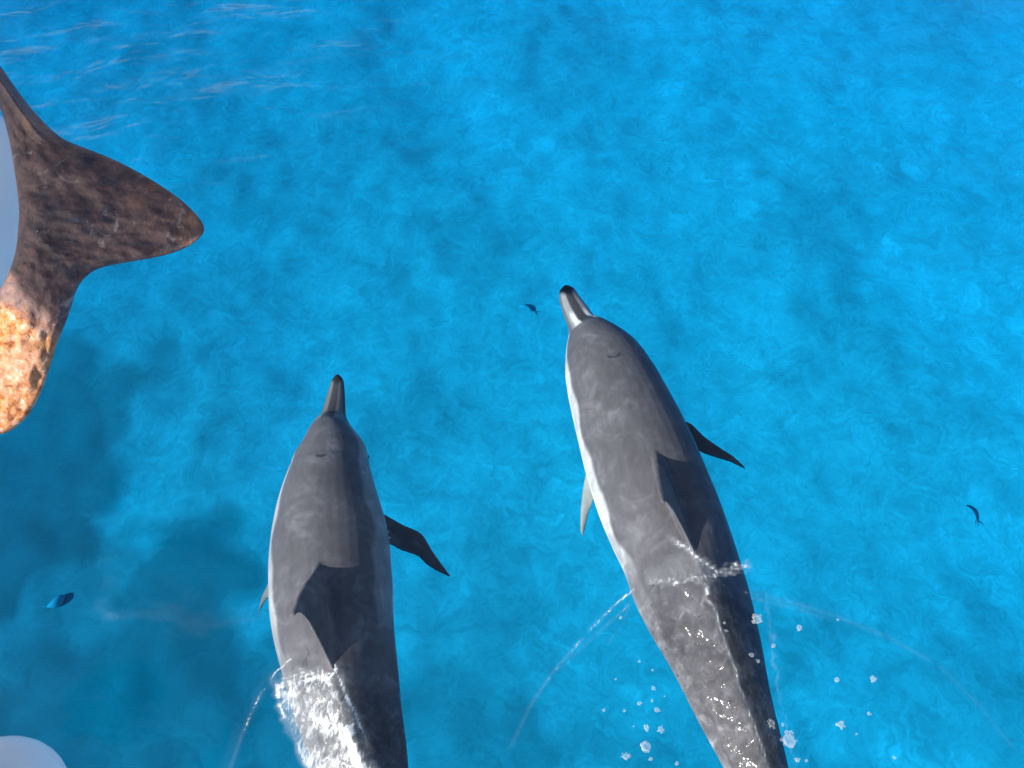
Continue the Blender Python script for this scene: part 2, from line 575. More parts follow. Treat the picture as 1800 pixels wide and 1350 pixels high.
def smoothstep(a, b, x):
    t = np.clip((x - a) / (b - a), 0, 1)
    return t * t * (3 - 2 * t)


def make_dolphin(spec, label, seed):
    sp = Spine(spec)
    V, Fc = [], []

    def add(v, f):
        o = len(V)
        V.extend([tuple(p) for p in v])
        Fc.extend([tuple(i + o for i in q) for q in f])

    rings = []
    for i in range(len(sp.t)):
        r = []
        for j in range(NR):
            th = 2 * math.pi * j / NR
            cu, sv = math.sin(th), math.cos(th)
            ex = 0.94
            u = math.copysign(abs(cu) ** ex, cu)
            v = math.copysign(abs(sv) ** ex, sv)
            b = sp.bt[i] if v > 0 else sp.bb[i]
            if v > 0:
                v = float(top_shape(np.float64(min(abs(u), 1.0)), sp.keel[i]))
            r.append(sp.c[i] + sp.lat[i] * sp.a[i] * u + sp.up[i] * b * v)
        rings.append(r)
    v, f = ring_loft(rings)
    add(v, f)
    # dorsal fin
    t0, t1, hgt = spec['fin']
    prs, th = [], []
    for q in np.linspace(-0.25, 1.0, 16):
        # leading edge sweeps back, trailing edge hollow
        qq = max(q, 0)
        lead = t0 + (t1 - t0) * (0.0 + 0.52 * qq ** 0.82 + 0.10 * qq ** 3)
        trail = t0 + (t1 - t0) * (1.0 - 0.46 * math.sin(math.pi * min(qq, 1) * 0.58) + 0.10 * qq ** 2.5)
        trail = max(trail, lead + 0.006)
        pa, la, ua, ta, aa, ba = sp.at(lead)
        pb, lb, ub, tb, ab, bb2 = sp.at(trail)
        h = hgt * q
        cl, sl = math.cos(spec['fin_lean']), math.sin(spec['fin_lean'])
        fa_, fb_ = ua * cl + la * sl, ub * cl + lb * sl
        prs.append((pa + ua * ba * 0.97 + fa_ * h, pb + ub * bb2 * 0.97 + fb_ * h))
        th.append(0.019 * (1 - 0.80 * qq) + 0.002)
    _, lm, _, _, _, _ = sp.at((t0 + t1) / 2)
    add(*lens_loft(prs, Vector(lm), th))
    # flippers
    fl0 = len(V)
    for pc in spec['pecs']:
        n = len(pc['pairs'])
        prs, th = [], []
        for i, (a, b) in enumerate(pc['pairs']):
            z = pc['z'][0] + (pc['z'][1] - pc['z'][0]) * i / (n - 1)
            prs.append((on_z(*a, z), on_z(*b, z - 0.012)))
            th.append(0.017 * (1 - 0.75 * i / (n - 1)))
        # finer along the span
        P = np.array([[*p[0], *p[1]] for p in prs])
        xs = np.linspace(0, n - 1, 22)
        P = np.stack([smooth_interp(range(n), P[:, c], xs) for c in range(6)], 1)
        T = np.interp(xs, range(n), th)
        add(*lens_loft([(p[:3], p[3:]) for p in P], Vector((0, 0, 1)), T))
    fl1 = len(V)
    # tail flukes
    c, la, ua, ta, aa, ba = sp.at(0.975)
    c2 = sp.at(1.0)[0]
    for sd in (-1, 1):
        prs, th = [], []
        for q in np.linspace(0, 1, 12):
            x = 0.27 * q * sd
            lead = Vector(c) + Vector(la) * x + Vector(ta) * (0.14 * q ** 1.4 - 0.02)
            trail = Vector(c2) + Vector(la) * x + Vector(ta) * (0.07 + 0.045 * math.sin(q * 3.1) + 0.02 * q)
            if q == 1: trail = lead + Vector(ta) * 0.01
            prs.append((lead, trail))
            th.append(0.014 * (1 - 0.7 * q))
        add(*lens_loft(prs, Vector(ua), th))
    base = mesh_py('dolphin_base', V, Fc)
    bm = bmesh.new()
    bm.from_mesh(base)
    bmesh.ops.recalc_face_normals(bm, faces=bm.faces)
    bm.to_mesh(base)
    bm.free()
    tmp = bpy.data.objects.new('tmp', base)
    COL.objects.link(tmp)
    md = tmp.modifiers.new('r', 'REMESH')
    md.mode = 'VOXEL'
    md.voxel_size = 0.0048
    ms = tmp.modifiers.new('s', 'SMOOTH')
    ms.factor = 0.5
    ms.iterations = 7
    dg = bpy.context.evaluated_depsgraph_get()
    me = bpy.data.meshes.new_from_object(tmp.evaluated_get(dg), depsgraph=dg)
    bpy.data.objects.remove(tmp)
    me.name = 'dolphin_body'
    # ------- markings
    n = len(me.vertices)
    co = np.empty(n * 3)
    me.vertices.foreach_get('co', co)
    co = co.reshape(-1, 3)
    t, u, v = sp.local(co)
    cape, flank, belly = np.array([0.105, 0.105, 0.118]), np.array([0.33, 0.34, 0.35]), np.array([0.72, 0.72, 0.71])
    ang = np.arctan2(u, v)                      # 0 top, + right
    wob = 0.05 * np.sin(t * 37 + seed) + 0.04 * np.sin(t * 71 + seed * 2)
    lim_l, lim_r = spec.get('cape', (1.02, 1.02))
    lim = np.where(u < 0, lim_l, lim_r) + wob - 0.25 * smoothstep(0.5, 0.9, t) * 0
    k1 = smoothstep(-0.07, 0.07, np.abs(ang) - lim)[:, None]
    k1 *= 1 - 0.85 * smoothstep(0.46, 0.57, t)[:, None]
    k2 = smoothstep(-0.12, 0.12, np.abs(ang) - 1.62 - wob)[:, None]
    fl = np.where((u < 0)[:, None], flank * spec.get('lfl', 1.0), flank * 0.62)  # right flank painted darker to deepen its shaded side
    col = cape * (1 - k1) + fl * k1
    k2 = k2 * (1 - 0.8 * smoothstep(0.46, 0.57, t) * (np.abs(ang) < 2.1))[:, None]
    col = col * (1 - k2) + belly * k2
    # fins are dark
    far = (np.abs(u) > 1.035) | ((np.abs(u) > 0.9) & (v < -1.35))
    kd = KDTree(fl1 - fl0)
    for i in range(fl0, fl1):
        kd.insert(V[i], i)
    kd.balance()
    pec = far & (t > 0.2) & (t < 0.75)
    for i in np.nonzero((np.abs(u) > 0.80) & (t > 0.2) & (t < 0.75) & (v < 0.15))[0]:
        if kd.find(co[i])[2] < (0.022 if abs(u[i]) > 0.97 else 0.010):
            pec[i] = True
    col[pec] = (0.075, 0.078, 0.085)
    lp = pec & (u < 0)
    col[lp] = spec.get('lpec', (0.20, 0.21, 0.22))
    dor = (v > 1.10) & (t > 0.3) & (t < 0.8)
    col[dor] = (0.085, 0.088, 0.10)
    col[t > 0.96] = (0.09, 0.09, 0.10)
    # snout: dark upper jaw with pale sides and a dark tip
    bk = 1 - smoothstep(spec['beak'] - 0.006, spec['beak'] + 0.006, t)
    stripe = smoothstep(0.30, 0.42, np.abs(u + 0.02))
    lips = smoothstep(0.80, 0.90, np.abs(u))
    tip = 1 - smoothstep(0.020, 0.030, t + 0.012 * np.abs(u))
    pale = np.array(spec['snout'])
    bc = np.array([0.055, 0.055, 0.065]) * (1 - stripe[:, None]) + pale * stripe[:, None]
    wedge = smoothstep(0.55, 0.75, t / spec['beak']) * stripe * (1 - smoothstep(0.62, 0.75, np.abs(u)))
    bc = bc * (1 - wedge[:, None]) + np.array(spec['wedge']) * wedge[:, None]
    bc = bc * (1 - 0.55 * lips[:, None])
    bc = bc * (1 - tip[:, None]) + np.array([0.028, 0.028, 0.032]) * tip[:, None]
    col = col * (1 - bk[:, None]) + bc * bk[:, None]
    # blowhole: a small dark crescent
    tb = spec['blow']
    dd = np.hypot((t - tb + 0.010 * (u / 0.2) ** 2) * sp.len, np.maximum(np.abs(u) - 0.09, 0) * 0.12)
    bl = (1 - smoothstep(0.003, 0.011, dd)) * (v > 0)
    col = col * (1 - 0.6 * bl[:, None])
    c4 = np.concatenate([col, np.ones((n, 1))], 1).astype(np.float32)
    at = me.attributes.new('Col', 'FLOAT_COLOR', 'POINT')
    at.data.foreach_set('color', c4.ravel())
    mo = smoothstep(spec['mott'][0], spec['mott'][1], t) * 0.8 * (1 - k1[:, 0])
    at = me.attributes.new('mottle', 'FLOAT', 'POINT')
    at.data.foreach_set('value', mo.astype(np.float32))
    root = empty('dolphin', tuple(sp.c[100]))
    tag(root, label, 'dolphin', None)
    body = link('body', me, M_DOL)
    put(body, root)
    # eyes
    c, la, ua, ta, aa, ba = sp.at(spec['beak'] + 0.058)
    bm = bmesh.new()
    bmesh.ops.create_uvsphere(bm, u_segments=14, v_segments=8, radius=0.013)
    em = bpy.data.meshes.new('eye')
    bm.to_mesh(em)
    bm.free()
    for sd in (-1, 1):
        e = link('eye', em, M_EYE)
        e.location = Vector(c) + Vector(la) * (aa * 0.92 * sd) - Vector(ua) * 0.035
        put(e, root)
    return sp


# ------------------------------------------------------------------ seabed
DEPTH = -16.0
xs = axis_coords(-15, 15, 0.16, 290, 1.10, 25)
ys = axis_coords(-3, 27, 0.16, 290, 1.10, 25)
X, Y = np.meshgrid(xs, ys)
fade = np.exp(-np.maximum(np.hypot(X, Y - 11) - 30, 0) / 18)
Z = DEPTH + fade * (sines(X, Y, 26, (1.6, 11.0), 0.28, 0.9, 1.6, 3) + sines(X, Y, 22, (0.6, 2.0), 0.05, 0.5, 1.6, 5))
nx, ny = len(xs), len(ys)
vv = np.stack([X, Y, Z], 2).reshape(-1, 3)
ii = np.arange(nx * ny).reshape(ny, nx)
ff = np.stack([ii[:-1, :-1], ii[:-1, 1:], ii[1:, 1:], ii[1:, :-1]], 2).reshape(-1, 4)
me = mesh_py('seabed', vv, ff.tolist())
# darker patches in the sand colour: densest at the left, a few elsewhere
dark_patch = np.zeros(len(vv))
for px, py, rr, st in [(60, 800, 1.35, .95), (170, 690, 0.9, .7), (330, 1040, 0.9, .75), (20, 960, 1.0, .85), (230, 1200, 1.2, .7), (60, 1280, 1.1, .75), (420, 1290, 1.1, .6), (560, 1330, .9, .5), (300, 1350, 1.1, .6), (150, 1080, 1.2, .5), (820, 1320, 1.0, .4), (1000, 120, 1.6, .18), (1300, 180, 1.4, .16), (1650, 60, 1.8, .22), (1750, 330, 1.2, .15), (600, 40, 1.6, .18), (1250, 420, 1.0, .14), (850, 420, .9, .26), (1500, 560, 1.0, .16), (1680, 1230, 1.0, .24), (1450, 900, .9, .2), (420, 330, 1.1, .2), (700, 230, 1.2, .2),
                       (1340, 60, 1.0, .14), (820, 1130, .9, .25), (1420, 330, 1.0, .12), (1090, 320, .9, .12)]:
    p = on_z(px, py, DEPTH)
    rr *= 2.1
    d = np.hypot(vv[:, 0] - p.x, vv[:, 1] - p.y) + 0.8 * sines(vv[:, 0], vv[:, 1], 6, (1.1, 3.5), 1.0, 0, 2, int(px))
    dark_patch = np.maximum(dark_patch, st * (1 - smoothstep(rr * 0.55, rr * 1.1, d)))
at = me.attributes.new('dark_patch', 'FLOAT', 'POINT')
at.data.foreach_set('value', dark_patch.astype(np.float32))
BED_X, BED_Y, BED_Z = xs, ys, Z
bed = link('seabed', me, M_BED)
tag(bed, 'pale sandy sea floor with darker patches under the water', 'seabed', kind='structure')

# ------------------------------------------------------------------ dolphins
D1.update(beak=0.118, blow=0.215, snout=(0.14, 0.145, 0.155), wedge=(0.17, 0.175, 0.18), mott=(0.57, 0.70), cape=(0.98, 0.95), lpec=(0.16, 0.17, 0.18))
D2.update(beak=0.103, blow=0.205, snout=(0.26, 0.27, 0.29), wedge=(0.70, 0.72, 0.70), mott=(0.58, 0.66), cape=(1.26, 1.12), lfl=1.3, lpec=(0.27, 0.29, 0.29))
S1 = make_dolphin(D1, 'grey dolphin with foam washing over its tail, swimming beside the anchor', 1.0)
S2 = make_dolphin(D2, 'grey dolphin with white flank line and white-marked snout, swimming ahead of the other', 2.3)

# ------------------------------------------------------------------ water
xs = np.concatenate([axis_coords(-0.95, 1.50, 0.0062, 300, 1.045, 25)])
ys = np.concatenate([axis_coords(0.0, 1.10, 0.0062, 300, 1.045, 25)])
X, Y = np.meshgrid(xs, ys)
rr = np.hypot(X, Y - 2)
Z = sines(X, Y, 24, (0.35, 1.5), 0.017, R(118), 0.45, 11) * np.exp(-np.maximum(rr - 25, 0) / 25)
Z += 0.012 * smoothstep(0.3, -1.6, X) * smoothstep(1.6, 3.2, Y) * sines(X, Y, 14, (0.16, 0.5), 1.0, R(118), 0.35, 15)
foam = np.zeros_like(X)  # foam, plus the wake lines painted for bent light
ripple = np.zeros_like(X)
film = np.zeros_like(X)


def poly_dist(pts, step=0.01):
    P = []
    for a, b in zip(pts[:-1], pts[1:]):
        k = max(2, int((b - a).length / step))
        P += [a.lerp(b, i / k) for i in range(k)]
    P = np.array([(p.x, p.y) for p in P])
    w = np.linspace(0, 1, len(P))
    sel = (X > P[:, 0].min() - 0.2) & (X < P[:, 0].max() + 0.2) & (Y > P[:, 1].min() - 0.2) & (Y < P[:, 1].max() + 0.2)
    q = np.stack([X[sel], Y[sel]], 1)
    dist = np.full(X.shape, 9.0)
    par = np.zeros(X.shape)
    D, K = [], []
    for k0 in range(0, len(q), 3000):
        d = np.hypot(q[k0:k0 + 3000, None, 0] - P[None, :, 0], q[k0:k0 + 3000, None, 1] - P[None, :, 1])
        i = d.argmin(1)
        D.append(d[np.arange(len(i)), i])
        K.append(w[i])
    dist[sel] = np.concatenate(D)
    par[sel] = np.concatenate(K)
    return dist, par


def drape(sp, t0, t1, film, rip, foam_side):
    """the sea runs as a thin sheet over the part of the back that breaks the surface"""
    global Z, foam, ripple
    lo = sp.c[:, :2].min(0) - 0.4
    hi = sp.c[:, :2].max(0) + 0.4
    sel = (X > lo[0]) & (X < hi[0]) & (Y > lo[1]) & (Y < hi[1])
    q = np.stack([X[sel], Y[sel], np.zeros(sel.sum())], 1)
    i = np.empty(len(q), int)
    for k0 in range(0, len(q), 3000):
        i[k0:k0 + 3000] = ((q[k0:k0 + 3000, None, :2] - sp.c[None, :, :2]) ** 2).sum(2).argmin(1)
    lh = sp.lat[i][:, :2]
    lh = lh / np.linalg.norm(lh, axis=1)[:, None]
    off = ((q[:, :2] - sp.c[i][:, :2]) * lh).sum(1)
    u = off / np.maximum(sp.a[i], 0.02)
    t = sp.t[i]
    zt = np.where(np.abs(u) < 1.0, sp.c[i][:, 2] + sp.bt[i] * top_shape(np.clip(u, -1, 1), sp.keel[i]), -0.3)
    w = smoothstep(t0, t1, t)
    rp = w * np.clip(1.25 - np.abs(u), 0, 1)
    rough = sines(q[:, 0], q[:, 1], 16, (0.03, 0.14), 0.010, 0.4, 1.6, 21) * rip
    target = zt + film + rough * 0.8
    z = Z[sel]
    kk = 60.0
    zz = np.log(np.exp(np.clip(kk * z, -30, 30)) + np.exp(np.clip(kk * target, -30, 30))) / kk
    z = z * (1 - w) + zz * w
    # in front of that the back stays under
    Z[sel] = z + rough * rp * 0.5
    ripple[sel] = np.maximum(ripple[sel], np.clip(rp * 1.4, 0, 1))
    return sel, t, u, w


T1 = S1.trow[16]
sel, t, u, w = drape(S1, T1 - 0.035, T1 + 0.03, 0.006, 1.0, 0)
q = np.stack([X[sel], Y[sel]], 1)
nz = sines(q[:, 0], q[:, 1], 20, (0.03, 0.16), 1.0, 0.3, 2.0, 31)
nf = sines(q[:, 0], q[:, 1], 20, (0.02, 0.06), 1.0, 0.3, 2.0, 33)
d = t - T1
f = np.zeros(len(q))
body_l = smoothstep(-1.12, -0.98, u + 0.06 * nz)
left = smoothstep(0.16, -0.14, u + 0.20 * nz + 0.08 * nf - 2.0 * np.clip(d, 0, 0.2)) * body_l
f = np.maximum(f, (0.64 + 0.12 * nz) * left * smoothstep(-0.014, 0.012, d + 0.012 * nf + 0.012 * nz))
f = np.maximum(f, (0.80 + 0.14 * nf) * np.exp(-((d - 0.006 - 0.012 * (u + 0.5) - 0.008 * nf - 0.010 * nz) / 0.014) ** 2) * smoothstep(0.16, -0.02, u) * body_l)
f = np.maximum(f, 0.80 * np.exp(-((u - (0.0 + 2.4 * d)) / 0.06) ** 2) * smoothstep(-0.05, 0.0, d) * smoothstep(0.16, 0.10, d))
f = np.maximum(f, (0.92 + 0.1 * nz) * np.exp(-((u - 0.02 + 0.10 * nz) / 0.17) ** 2) * smoothstep(0.075, 0.095, d))
f = np.maximum(f, 0.85 * np.exp(-((np.abs(u + 1.02) + 0.05 * nf) / 0.07) ** 2) * smoothstep(-0.005, 0.01, d) * smoothstep(0.10, 0.04, d))
foam[sel] = np.maximum(foam[sel], f)
film[sel] = np.maximum(film[sel], f)

T2 = S2.trow[15]
sel, t, u, w = drape(S2, T2 - 0.035, T2 + 0.02, 0.006, 0.9, 0)
q = np.stack([X[sel], Y[sel]], 1)
nz = sines(q[:, 0], q[:, 1], 20, (0.03, 0.16), 1.0, 0.3, 2.0, 37)
nf = sines(q[:, 0], q[:, 1], 20, (0.02, 0.06), 1.0, 0.3, 2.0, 39)
d = t - T2
f = np.zeros(len(q))
inb = smoothstep(0.94, 0.82, np.abs(u))
f = np.maximum(f, 0.70 * np.exp(-((d - 0.004 * np.cos(4 * u) - 0.004 * nf) / 0.006) ** 2) * inb)
tri = smoothstep(-0.075, -0.05, d) * smoothstep(0.004, -0.002, d)
f = np.maximum(f, 0.74 * np.exp(-((u - (0.30 + 9.0 * d) - 0.06 * nz) / 0.08) ** 2) * tri)
f = np.maximum(f, (0.46 + 0.14 * nz) * smoothstep(0.02, -0.10, u - (0.30 + 9.0 * d)) * smoothstep(-0.06, -0.02, d + 0.02 * u) * smoothstep(0.004, -0.002, d) * inb)
f = np.maximum(f, 0.74 * np.exp(-((u - 0.04 - 0.05 * nz) / 0.045) ** 2) * smoothstep(0.0, 0.02, d))
f = np.maximum(f, (0.14 + 0.12 * nz) * smoothstep(0.10, -0.05, u + 0.05 * nz) * smoothstep(0.0, 0.02, d) * inb)
f = np.maximum(f, 0.46 * np.exp(-((np.abs(u) - 1.05 + 0.06 * nf) / 0.035) ** 2) * smoothstep(0.01, 0.05, d) * np.clip(0.6 + 0.6 * nz, 0, 1))
foam[sel] = np.maximum(foam[sel], f)
film[sel] = np.maximum(film[sel], f)

for pts, hgt, wid, fo in [  # wake lines: pale colour painted for light bent along the ridges
    ([(512, 1160), (482, 1188), (457, 1225), (436, 1270), (418, 1315), (402, 1360), (380, 1430)], 0.016, 0.009, 1.20),
    ([(500, 1180), (474, 1204), (456, 1236), (434, 1282), (416, 1330)], 0.006, 0.007, 0.80),
    ([(1112, 1038), (1082, 1063), (1042, 1103), (1000, 1150), (965, 1192), (930, 1245), (895, 1320)], 0.014, 0.009, 1.12),
    ([(1112, 1058), (1088, 1080), (1052, 1112), (1012, 1150), (985, 1178)], 0.008, 0.008, 0.92),
    ([(1104, 1066), (1094, 1098), (1066, 1136)], 0.006, 0.007, 0.85),
    ([(1310, 1042), (1388, 1059), (1470, 1084), (1560, 1120), (1650, 1170), (1722, 1240), (1790, 1325)], 0.012, 0.008, 0.92),
    ([(1322, 1052), (1392, 1068), (1465, 1092)], 0.006, 0.007, 0.85),
]:
    d, p = poly_dist([on_z(a, b, 0) for a, b in pts])
    taper = 1 - 0.75 * p
    wn_ = sines(X, Y, 14, (0.03, 0.2), 1.0, 0.8, 2.0, int(pts[0][0]))
    d = np.abs(d + 0.0045 * wn_)
    Z += hgt * np.exp(-(d / (wid * 2.4)) ** 2) * taper
    foam = np.maximum(foam, 0.92 * fo * np.exp(-(d / wid) ** 2) * (1 - 0.42 * p) * np.clip(0.82 + 0.4 * wn_, 0, 1.1))
    film = np.maximum(film, 0.50 * fo * np.exp(-(d / (wid * 0.8)) ** 2) * (1 - 0.5 * p) * np.clip(0.6 + 0.7 * wn_, 0, 1.3))
    ripple = np.maximum(ripple, 0.6 * np.exp(-(d / 0.05) ** 2) * taper)

nx, ny = len(xs), len(ys)
vv = np.stack([X, Y, Z], 2).reshape(-1, 3)
ii = np.arange(nx * ny).reshape(ny, nx)
ff = np.stack([ii[:-1, :-1], ii[:-1, 1:], ii[1:, 1:], ii[1:, :-1]], 2).reshape(-1, 4).tolist()
BOT = -22.0
border = list(ii[0, :]) + list(ii[1:, -1]) + list(ii[-1, -2::-1]) + list(ii[-2:0:-1, 0])
nb = len(border)
low = [(vv[b][0], vv[b][1], BOT) for b in border]
base = len(vv)
for i in range(nb):
    j = (i + 1) % nb
    ff.append((int(border[j]), int(border[i]), base + i, base + j))
ff.append(tuple(base + i for i in reversed(range(nb))))
me = mesh_py('water', np.concatenate([vv, np.array(low)]), ff)
pad = np.zeros(nb)
chop = smoothstep(0.6, -1.9, X) * smoothstep(1.5, 3.0, Y)
for nm, arr in (('ripple', ripple), ('chop', chop)):
    at = me.attributes.new(nm, 'FLOAT', 'POINT')
    at.data.foreach_set('value', np.concatenate([arr.ravel(), pad]).astype(np.float32))
sea = link('water', me, M_SEA)
tag(sea, 'clear turquoise blue sea with small waves and foam', 'sea', kind='structure')

# foam and painted wake lines: their own thin sheets lying on the water
fa = foam[:-1, :-1]
keep = np.maximum.reduce([foam[:-1, :-1], foam[1:, :-1], foam[:-1, 1:], foam[1:, 1:]]) > 0.12
qf = np.stack([ii[:-1, :-1], ii[:-1, 1:], ii[1:, 1:], ii[1:, :-1]], 2)[keep]
used, inv = np.unique(qf.ravel(), return_inverse=True)
fvv = vv[used] + np.array([0, 0, 0.002])
me = mesh_py('foam', fvv, inv.reshape(-1, 4).tolist())
for nm, arr in (('foam', foam), ('film', film)):
    at = me.attributes.new(nm, 'FLOAT', 'POINT')
    at.data.foreach_set('value', arr.ravel()[used].astype(np.float32))
fo = link('foam', me, M_FOAM)
tag(fo, 'white sea foam breaking over the dolphin tails, with painted light lines along their wakes', 'foam', kind='stuff')

# ------------------------------------------------------------------ boat bow (white hull beside the anchor, rail end)
boat = empty('boat_bow', (-1.9, 1.3, 1.2))
tag(boat, 'white boat bow with a rounded rail, behind the rusty anchor', 'boat')
# rounded prow: nose behind the anchor, body running off to the left
PC = at_depth(-122, 350, 1.73)
PD = Vector((-1.0, 0.18, 0.0)).normalized()
PR = 0.229
pr_pts, pr_rad = [], []
for i in range(17):
    a = math.pi / 2 * i / 16
    pr_pts.append(PC - PD * PR * math.cos(a))
    pr_rad.append(max(PR * math.sin(a), 0.0015))
for i in range(1, 6):
    pr_pts.append(PC + PD * 0.16 * i)
    pr_rad.append(PR * (1 + 0.05 * i))


# unseen slab added above the prow, outlined to shade most of the anchor
ZP = 2.62
pl = []
for px, py in [(-420, 520), (-60, 468), (8, 488), (55, 545), (100, 596), (135, 600), (185, 500), (385, 425), (385, 380), (300, 315), (120, 215), (0, 85), (-200, -150), (-420, -150)]:
    a = at_depth(px, py, 1.40)
    tq = (ZP - a.z) / SUN.z
    b = a + SUN * tq
    pl.append((b.x, b.y))
bm = bmesh.new()
vs_ = [bm.verts.new((x, y, ZP)) for x, y in pl]
fc = bm.faces.new(vs_)
ext = bmesh.ops.extrude_face_region(bm, geom=[fc])
for e in ext['geom']:
    if isinstance(e, bmesh.types.BMVert):
        e.co.z += 0.02
bmesh.ops.recalc_face_normals(bm, faces=bm.faces)
m = bpy.data.meshes.new('sun_blocker')
bm.to_mesh(m)
bm.free()
blocker = link('sun_blocker', m, M_BLOCKER, smooth=False)
put(blocker, boat)


def tube(pts, rad, n=16, round_end=False):
    pts = [Vector(p) for p in pts]
    rings = []
    for i, p in enumerate(pts):
        d = (pts[min(i + 1, len(pts) - 1)] - pts[max(i - 1, 0)]).normalized()
        s = d.cross(Vector((0, 0, 1)))
        if s.length < 1e-3:
            s = Vector((1, 0, 0))
        s.normalize()
        w = s.cross(d)
        r = rad[i] if isinstance(rad, (list, tuple)) else rad
        rings.append([p + (s * math.cos(a) + w * math.sin(a)) * r for a in [2 * math.pi * k / n for k in range(n)]])
    return ring_loft(rings)


v, f = tube(pr_pts, pr_rad, 40)
hull = link('hull', mesh_py('hull', v, f), M_WHITE)
put(hull, boat)
pcx = sum(p[0] for p in pl) / len(pl)
pcy = sum(p[1] for p in pl) / len(pl)
for dx in (-0.12, 0.10):
    b0 = PC + PD * (0.25 - dx)
    v, f = tube([b0, b0 + Vector((-0.02, 0, 0.35)), Vector((pcx + dx, pcy + 0.15, ZP - 0.3)), Vector((pcx + dx, pcy + 0.15, ZP + 0.01))], 0.022)
    o = link('post', mesh_py('post', v, f), M_DARK)
    put(o, boat)
# rounded rail end close under the camera
e0 = at_depth(-6, 1420, 0.95)
e1 = e0 + Vector((0.10, -2.0, 0.35))
pts, rad = [], []
dv = (e1 - e0).normalized()
RR = 117 / F_PX * 0.95
for i in range(9):
    a = math.pi / 2 * i / 8
    pts.append(e0 - dv * RR * math.cos(a))
    rad.append(max(RR * math.sin(a), 0.001))
for i in range(1, 8):
    pts.append(e0.lerp(e1, i / 7))
    rad.append(RR)
e2 = Vector((-2.6, -2.3, 1.3))
for i in range(1, 10):
    pts.append(e1.lerp(e2, i / 9))
    rad.append(RR)
v, f = tube(pts, rad, 36)
rail = link('rail', mesh_py('rail', v, f), M_WHITE)
put(rail, boat)

# ------------------------------------------------------------------ anchor
outer = [(-150, -60), (-95, 10), (-45, 62), (0, 114), (28, 155), (58, 195), (88, 226), (112, 246), (150, 260), (196, 278), (240, 300), (280, 324),
         (318, 350), (345, 376), (357, 393), (360, 406), (352, 418), (334, 432), (306, 445), (262, 455), (212, 463), (178, 470), (158, 480), (142, 496),
         (132, 515), (124, 545), (114, 572), (102, 598), (92, 632), (78, 675), (62, 712), (42, 740), (18, 758), (0, 764), (-26, 768), (-60, 762), (-92, 744), (-112, 712)]
inner = [(-190, -20), (-130, 40), (-75, 95), (-35, 140), (-12, 168), (2, 192), (10, 220), (17, 250), (21, 272), (25, 296), (28, 316), (30, 334),
         (32, 350), (33, 365), (33.5, 376), (33, 388), (32, 400), (31, 412), (30, 424), (28, 438), (25, 452), (21, 464), (16, 478), (10, 490),
         (4, 502), (-4, 520), (-12, 540), (-20, 560), (-30, 585), (-42, 610), (-54, 632), (-66, 650), (-76, 662), (-84, 672), (-94, 682), (-104, 690), (-112, 696), (-116, 703)]
no = len(outer)
Tn = 150
tt = np.linspace(0, no - 1, Tn)
O = np.stack([np.interp(tt, range(no), [p[i] for p in outer]) for i in (0, 1)], 1)
I = np.stack([np.interp(tt, range(no), [p[i] for p in inner]) for i in (0, 1)], 1)
ker = np.array([1, 2, 3, 2, 1]) / 9
for A in (O, I):
    for i in range(2):
        A[2:-2, i] = np.convolve(A[:, i], ker, 'valid')
rings, sunlit = [], []
NU = 44
AXD = 1.42
for k in range(Tn):
    o, n_ = O[k], I[k]
    wpx = np.linalg.norm(o - n_)
    yv = 0.5 * (o[1] + n_[1])
    front, back, ffr, fbk = [], [], [], []
    tfl = max(0.0, min(1.0, (wpx - 120) / 200))      # on the central fluke
    for j in range(NU + 1):
        uu = 0.5 - 0.5 * math.cos(math.pi * j / NU)
        p = n_ + (o - n_) * uu
        # claw: the palms curl away, a raised ridge runs along the arms, the fluke thins to its tip
        bend = 0.10 * ((yv - 400) / 350.0) ** 2 - 0.05 * tfl * uu * uu + 0.03 * (uu - 0.5) ** 2
        half = 0.030 * (1 - 0.55 * uu * tfl)
        e = half * (max(1 - (2 * uu - 1) ** 2, 0) ** 0.32)
        ridge = 0.022 * math.exp(-((uu - 0.62) / 0.16) ** 2) * max(0, min(1, (270 - yv) / 60))
        q = Vector((p[0], p[1], 0)) * 0.01
        rel = 0.0075 * mnoise.fractal(q * 2.2 + Vector((3, 7, 1)), 0.9, 2.1, 5) + 0.004 * mnoise.fractal(q * 7 + Vector((9, 1, 4)), 0.9, 2.0, 4)
        edge = min(1, 10 * uu * (1 - uu))
        dep = AXD + bend
        front.append(at_depth(p[0], p[1], dep - e - ridge + rel * edge))
        back.append(at_depth(p[0], p[1], dep + e))
        line = (p[1] - 540) + 0.9 * (0 - p[0]) + 55 * 0.9
        ffr.append(1.0 / (1 + math.exp(-(p[1] - 555 - 0.55 * (p[0] - 40)) / 30.0)))  # painted mask follows the edge of the sunlight on the claw
    rings.append(front + back[::-1][1:-1])
    sunlit += ffr + ffr[::-1][1:-1]
v, f = ring_loft(rings)
am = mesh_py('claw', v, f)
bm = bmesh.new()
bm.from_mesh(am)
bmesh.ops.recalc_face_normals(bm, faces=bm.faces)
bm.to_mesh(am)
bm.free()
at = am.attributes.new('sunlit', 'FLOAT', 'POINT')
at.data.foreach_set('value', np.array(sunlit, dtype=np.float32))
anchor = empty('anchor', tuple(at_depth(60, 400, AXD)))
tag(anchor, 'large rusty iron claw anchor hung on the white bow', 'anchor')
claw = link('claw', am, M_RUST)
put(claw, anchor)
v, f = tube([at_depth(-150, -40, AXD + .08), at_depth(-330, -60, AXD + 0.05), at_depth(-480, 120, AXD + 0.22), PC + PD * 0.5], 0.035, 12)
sh = mesh_py('shank', v, f)
at = sh.attributes.new('sunlit', 'FLOAT', 'POINT')
at.data.foreach_set('value', np.zeros(len(v), dtype=np.float32))
shank = link('shank', sh, M_RUST)
put(shank, anchor)


